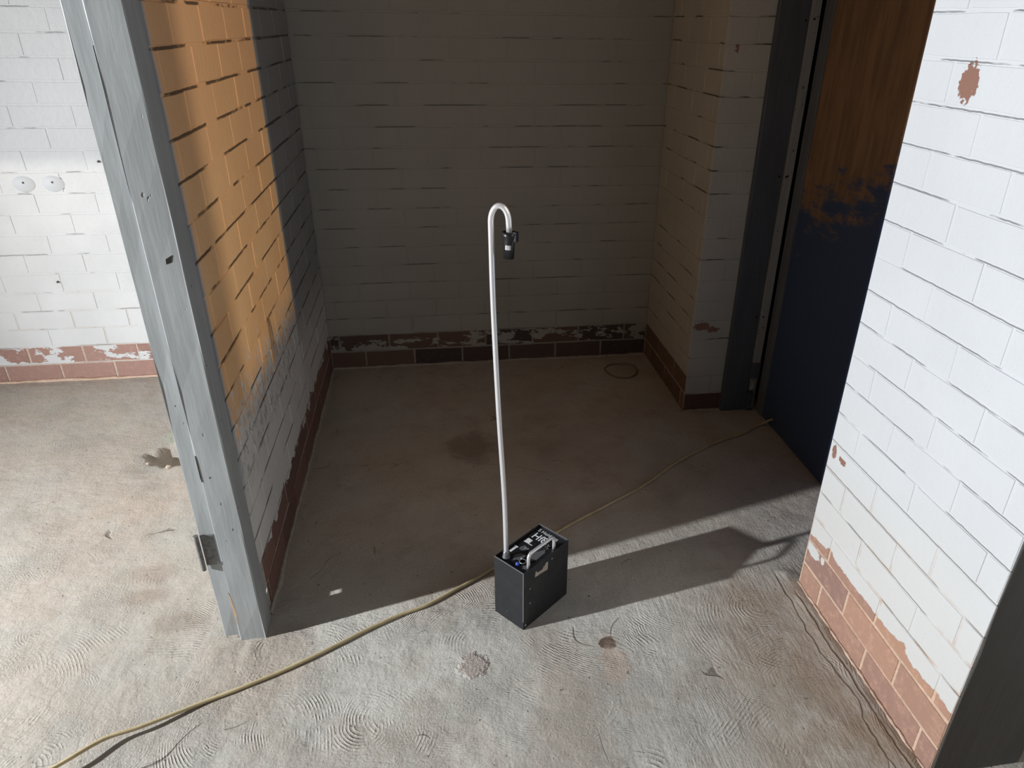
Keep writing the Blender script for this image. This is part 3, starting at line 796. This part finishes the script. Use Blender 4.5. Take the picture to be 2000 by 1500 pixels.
# handle
def arc(c, r, a0, a1, ax, ay, n=8):
    return [Vector(c) + Vector(ax) * (r * math.cos(a0 + (a1 - a0) * k / n)) + Vector(ay) * (r * math.sin(a0 + (a1 - a0) * k / n)) for k in range(n + 1)]
hb, ha0, ha1, hz, hr = 0.0125, 0.034, 0.141, 0.243, 0.014
pts = [(ha0, hb, PZ), (ha0, hb, 0.21)] + arc((ha0 + hr, hb, hz - hr), hr, math.pi, math.pi / 2, (1, 0, 0), (0, 0, 1)) + arc((ha1 - hr, hb, hz - hr), hr, math.pi / 2, 0, (1, 0, 0), (0, 0, 1)) + [(ha1, hb, 0.21), (ha1, hb, PZ)]
bm = bmesh.new(); tube(bm, pts, 0.0048, 14)
tag(fin('handle', bm, alu.m, unit, True), 'silver tubular carrying handle')
# tube with hook; straight stem leans slightly
pb = (0.024, 0.086)
inv = Matrix.Rotation(-TH, 3, 'Z')
def wl(x, y, z):          # world point -> local
    v = inv @ Vector((x - 0.705, y + 1.795, z)); return (v.x, v.y, v.z)
b0 = Matrix.Rotation(TH, 3, 'Z') @ Vector((pb[0], pb[1], 0)) + Vector((0.705, -1.795, 0))
top = (0.642, -1.706, 1.130)
hkx, hr2 = Vector((0.93, -0.30, 0)).normalized(), 0.0200
stem = [Vector((b0.x, b0.y, PZ)), Vector((b0.x - 0.0035, b0.y, 0.40)), Vector((0.653, -1.706, 0.66)), Vector((0.6445, -1.706, 0.93)), Vector(top)]
cpt = Vector(top) + hkx * hr2
hook = [cpt + hkx * (-hr2 * math.cos(a)) + Vector((0, 0, 1)) * (0.036 * math.sin(a)) for a in [math.pi * k / 16 for k in range(1, 17)]]
end = hook[-1] + Vector((0.0015, 0, -0.030))
path = catmull(stem, 8)[:-1] + [Vector(top)] + hook + [end]
bm = bmesh.new(); tube(bm, [wl(*p) for p in path], 0.0066, 18)
tag(fin('hooked_tube', bm, alu.m, unit, True), 'tall silver tube bent over in a hook at its top')
bm = bmesh.new()
lathe(bm, [(0.0066, 0.0), (0.0115, 0.0), (0.0115, 0.004), (0.0098, 0.006), (0.0098, 0.012), (0.0088, 0.014), (0.0088, 0.022), (0.0068, 0.024)], 20, Matrix.Translation((pb[0], pb[1], PZ)))
cm = NT('grey_collar', 0.35, 0.5); cm.color((0.25, 0.25, 0.26)); cm.b.inputs['Metallic'].default_value = 0.7
tag(fin('tube_collar', bm, cm.m, unit, True), 'dull metal collar at the foot of the tube')
# holder at the hook's end
e = Vector(wl(*end))
tilt = Matrix.Rotation(math.radians(4), 4, 'Y')
bm = bmesh.new()
lathe(bm, [(0.0068, 0.004), (0.0125, 0.004), (0.0160, 0.010), (0.0172, 0.010), (0.0150, -0.001), (0.0135, -0.004), (0.0135, -0.012), (0.0122, -0.016), (0.0120, -0.048), (0.0104, -0.048), (0.0104, -0.030), (0.0, -0.030)], 24, Matrix.Translation(e) @ tilt)
hold = fin('holder_cup', bm, plas.m, unit, True)
tag(hold, 'black plastic cup on the end of the hook')
cdir = (inv @ Vector((0.8, -0.55, 0))).normalized()
bm = bmesh.new()
side = Vector((-cdir.y, cdir.x, 0))
for k in range(1):
    m4 = Matrix.Translation(e + cdir * 0.0155 + Vector((0, 0, 0.002))) @ Matrix.Rotation(math.atan2(cdir.y, cdir.x), 4, 'Z')
    add_box(bm, (-0.004, -0.006, -0.012), (0.004, 0.006, 0.010), 0.0015, m4)
fin('clip_lug', bm, plas.m, hold)
# label curved round the cup, facing left-front
bm = bmesh.new()
la = math.atan2(*(inv @ Vector((-0.35, -1.0, 0)))[:2][::-1])
R_ = 0.01245
rows = []
for z in (-0.0175, -0.0275):
    for rr_ in (R_,):
        rows.append([bm.verts.new(Matrix.Translation(e) @ tilt @ Vector((R_ * math.cos(la + a), R_ * math.sin(la + a), z)) ) for a in [(-0.55 + 1.1 * k / 6) for k in range(7)]])
for k in range(6): bm.faces.new((rows[0][k], rows[0][k + 1], rows[1][k + 1], rows[1][k]))
r = bmesh.ops.solidify(bm, geom=bm.faces[:], thickness=0.0004)
tag(fin('label', bm, lab.m, hold), 'small white label')

# print and fittings on the top panel; text runs along -b (from far-left to far-right corner), its top towards +a
def text(body, a, b, size, zoff=0.0003, bold=0.0, sx=1.0, font_shear=0):
    cu = bpy.data.curves.new('lettering', 'FONT')
    cu.body = body; cu.size = size; cu.extrude = 0.0002; cu.offset = bold; cu.shear = font_shear
    tmp = bpy.data.objects.new('tmp', cu)
    COL.objects.link(tmp)
    dg = bpy.context.evaluated_depsgraph_get()
    me = bpy.data.meshes.new_from_object(tmp.evaluated_get(dg))
    bpy.data.objects.remove(tmp)
    o = link('lettering', me, None, unit)
    me.materials.clear(); me.materials.append(whit.m)
    o.location = (a, b, PZ + zoff + 0.0002)
    o.rotation_euler = (0, 0, -math.pi / 2)
    o.scale = (sx, 1, 1)
    return o
text('Hf8.', 0.1365, 0.0955, 0.037, bold=0.0003, sx=0.92)
text('S Holdings', 0.1700, 0.0985, 0.0170, bold=0.0, sx=1.0)
flat('printed_rule', [(0.134, 0.1005), (0.136, 0.0985), (0.158, 0.1015), (0.158, 0.1030)], scf.m, unit, 'top', PZ)
# white square sticker with a rule beneath it
flat('sticker', [(0.112, 0.096), (0.1115, 0.079), (0.127, 0.079), (0.128, 0.0965)], lab.m, unit, 'top', PZ)
flat('sticker_rule', [(0.1085, 0.098), (0.1085, 0.066), (0.1103, 0.066), (0.1103, 0.098)], lab.m, unit, 'top', PZ)
s_ = flat('sticker', [(0.050, 0.1005), (0.050, 0.0925), (0.073, 0.0925), (0.073, 0.1015)], lab.m, unit, 'top', PZ)
s_ = flat('sticker', [(0.075, 0.104), (0.075, 0.091), (0.079, 0.091), (0.079, 0.104)], lab.m, unit, 'top', PZ)
rr = random.Random(5)
def blob(a, b, r, st=1.0, n=11):
    pts = []
    for k in range(n):
        t = 2 * math.pi * k / n
        q = r * rr.uniform(0.6, 1.25)
        pts.append((a + q * math.cos(t) * st, b + q * math.sin(t)))
    return pts
for a, b, r, st in ((0.048, 0.060, 0.013, 1.4), (0.085, 0.078, 0.010, 1.6), (0.088, 0.055, 0.006, 1.2), (0.098, 0.030, 0.015, 2.2), (0.030, 0.020, 0.010, 1.3)):
    flat('scuff', blob(a, b, r, st), scf.m, unit, 'top', PZ, 0.0003)
# chalk-like strokes beside the handle
for p, q in (((0.128, 0.036), (0.142, 0.026)), ((0.128, 0.026), (0.143, 0.034)), ((0.124, 0.028), (0.130, 0.022)), ((0.086, 0.074), (0.092, 0.072)), ((0.088, 0.066), (0.093, 0.064))):
    d = (Vector(q) - Vector(p)).normalized(); nn = Vector((-d.y, d.x)) * 0.0008
    p, q = Vector(p), Vector(q)
    flat('stroke', [tuple(p - nn), tuple(q - nn), tuple(q + nn), tuple(p + nn)], whit.m, unit, 'top', PZ)
# round socket with bright rim, and a blue lens
bm = bmesh.new(); lathe(bm, [(0.0095, 0), (0.0095, 0.006), (0.0080, 0.0075), (0.0062, 0.006), (0.0062, 0.002), (0.0, 0.002)], 22, Matrix.Translation((0.036, 0.035, PZ)))
sock = tag(fin('socket', bm, plas.m, unit, True), 'round black socket')
bm = bmesh.new(); lathe(bm, [(0.0080, 0.0072), (0.0096, 0.0066), (0.0100, 0.0080), (0.0084, 0.0086), (0.0080, 0.0072)], 22, Matrix.Translation((0.036, 0.035, PZ)))
fin('socket_rim', bm, edge_m.m, sock, True)
bm = bmesh.new(); lathe(bm, [(0.0062, 0), (0.0062, 0.004), (0.0045, 0.0075), (0.0, 0.0088)], 18, Matrix.Translation((0.0225, 0.042, PZ)))
tag(fin('lens', bm, blu.m, unit, True), 'small blue lens on the box top')
bm = bmesh.new(); lathe(bm, [(0.0032, 0), (0.0032, 0.003), (0.0, 0.004)], 12, Matrix.Translation((0.048, 0.0495, PZ)))
fin('button', bm, edge_m.m, unit, True)

# ------------------------------------------------------------------ cable across the floor
cab = [(-0.60, -2.175), (-0.50, -2.12), (-0.401, -2.067), (-0.319, -2.006), (-0.251, -1.984), (-0.182, -1.957), (-0.11, -1.927), (-0.035, -1.898), (0.042, -1.865), (0.082, -1.846), (0.163, -1.803), (0.25, -1.752),
       (0.294, -1.728), (0.364, -1.694), (0.437, -1.666), (0.513, -1.619), (0.567, -1.586), (0.65, -1.53), (0.76, -1.455), (0.864, -1.389), (0.926, -1.347), (1.016, -1.292), (1.102, -1.24), (1.237, -1.155), (1.39, -1.032), (1.516, -0.951), (1.643, -0.883), (1.743, -0.846), (1.845, -0.785)]
# lift of the loose end at the left
Cw = Vector((0.5196, -3.2481, 1.5164))
pts = []
for x, y in cab:
    lift = max(0.0, min(1.0, (-0.12 - x) / 0.25)) * 0.020
    z = fz(x, y) + 0.0055 + lift
    t = (z - 0.005) / (Cw.z - 0.005)
    pts.append(Vector((x, y, 0.0)).lerp(Vector((Cw.x, Cw.y, 0)), t) + Vector((0, 0, z)))
pts += [Vector((1.872, -0.80, 0.030)), Vector((1.876, -0.83, 0.055))]
cb = NT('cream_cable', 0.45, 0.4)
cb.color(cb.mix(cb.rg(cb.noise(18, 3), 0.4, 0.7), (0.60, 0.50, 0.30), (0.48, 0.38, 0.22)))
bm = bmesh.new(); tube(bm, catmull(pts, 6), 0.0050, 10)
tag(fin('power_cable', bm, cb.m, smooth=True), 'long cream coloured cable running across the concrete floor behind the black box', 'cable')

# small loop of wire in the far corner
lp = []
for k in range(23):
    a = 2 * math.pi * k / 20 + 0.6
    r_ = 1 + 0.05 * math.sin(3 * a)
    x = 1.392 + 0.078 * r_ * math.cos(a); y = -0.190 + 0.082 * r_ * math.sin(a)
    lp.append((x, y, fz(x, y) + 0.0045 + (0.004 if k > 19 else 0)))
wm = NT('dirty_brown_wire', 0.6, 0.3); wm.color((0.26, 0.21, 0.165))
bm = bmesh.new(); tube(bm, catmull(lp, 3), 0.0042, 8)
tag(fin('wire_loop', bm, wm.m, smooth=True), 'small ring of dirty brown wire lying in the far right corner of the alcove floor', 'wire')

# ------------------------------------------------------------------ plugged bracket marks on the left room's back wall
pm_ = NT('filler', 0.55, 0.3); pm_.color((0.60, 0.63, 0.66))
bm = bmesh.new()
for x in (-1.143, -1.032):
    lathe(bm, [(0.0, 0.006), (0.034, 0.004), (0.042, 0.0), (0.046, -0.002)], 24, Matrix.Translation((x, 0.019, 0.898)) @ Matrix.Rotation(math.pi / 2, 4, 'X') @ Matrix.Diagonal((1, 0.75, 1, 1)))
fl = fin('filler_pad', bm, pm_.m, bpy.data.objects['wall_far_left'], True)
bm = bmesh.new()
for x, z in ((-1.143, 0.905), (-1.032, 0.905), (-0.80, 0.80), (-1.13, 0.478), (-0.79, 0.475), (-0.835, 0.985)):
    lathe(bm, [(0.0, 0.0075), (0.004, 0.0072), (0.005, 0.0)], 10, Matrix.Translation((x, 0.019, z)) @ Matrix.Rotation(math.pi / 2, 4, 'X'))
fin('plug_hole', bm, scf.m, bpy.data.objects['wall_far_left'], True)
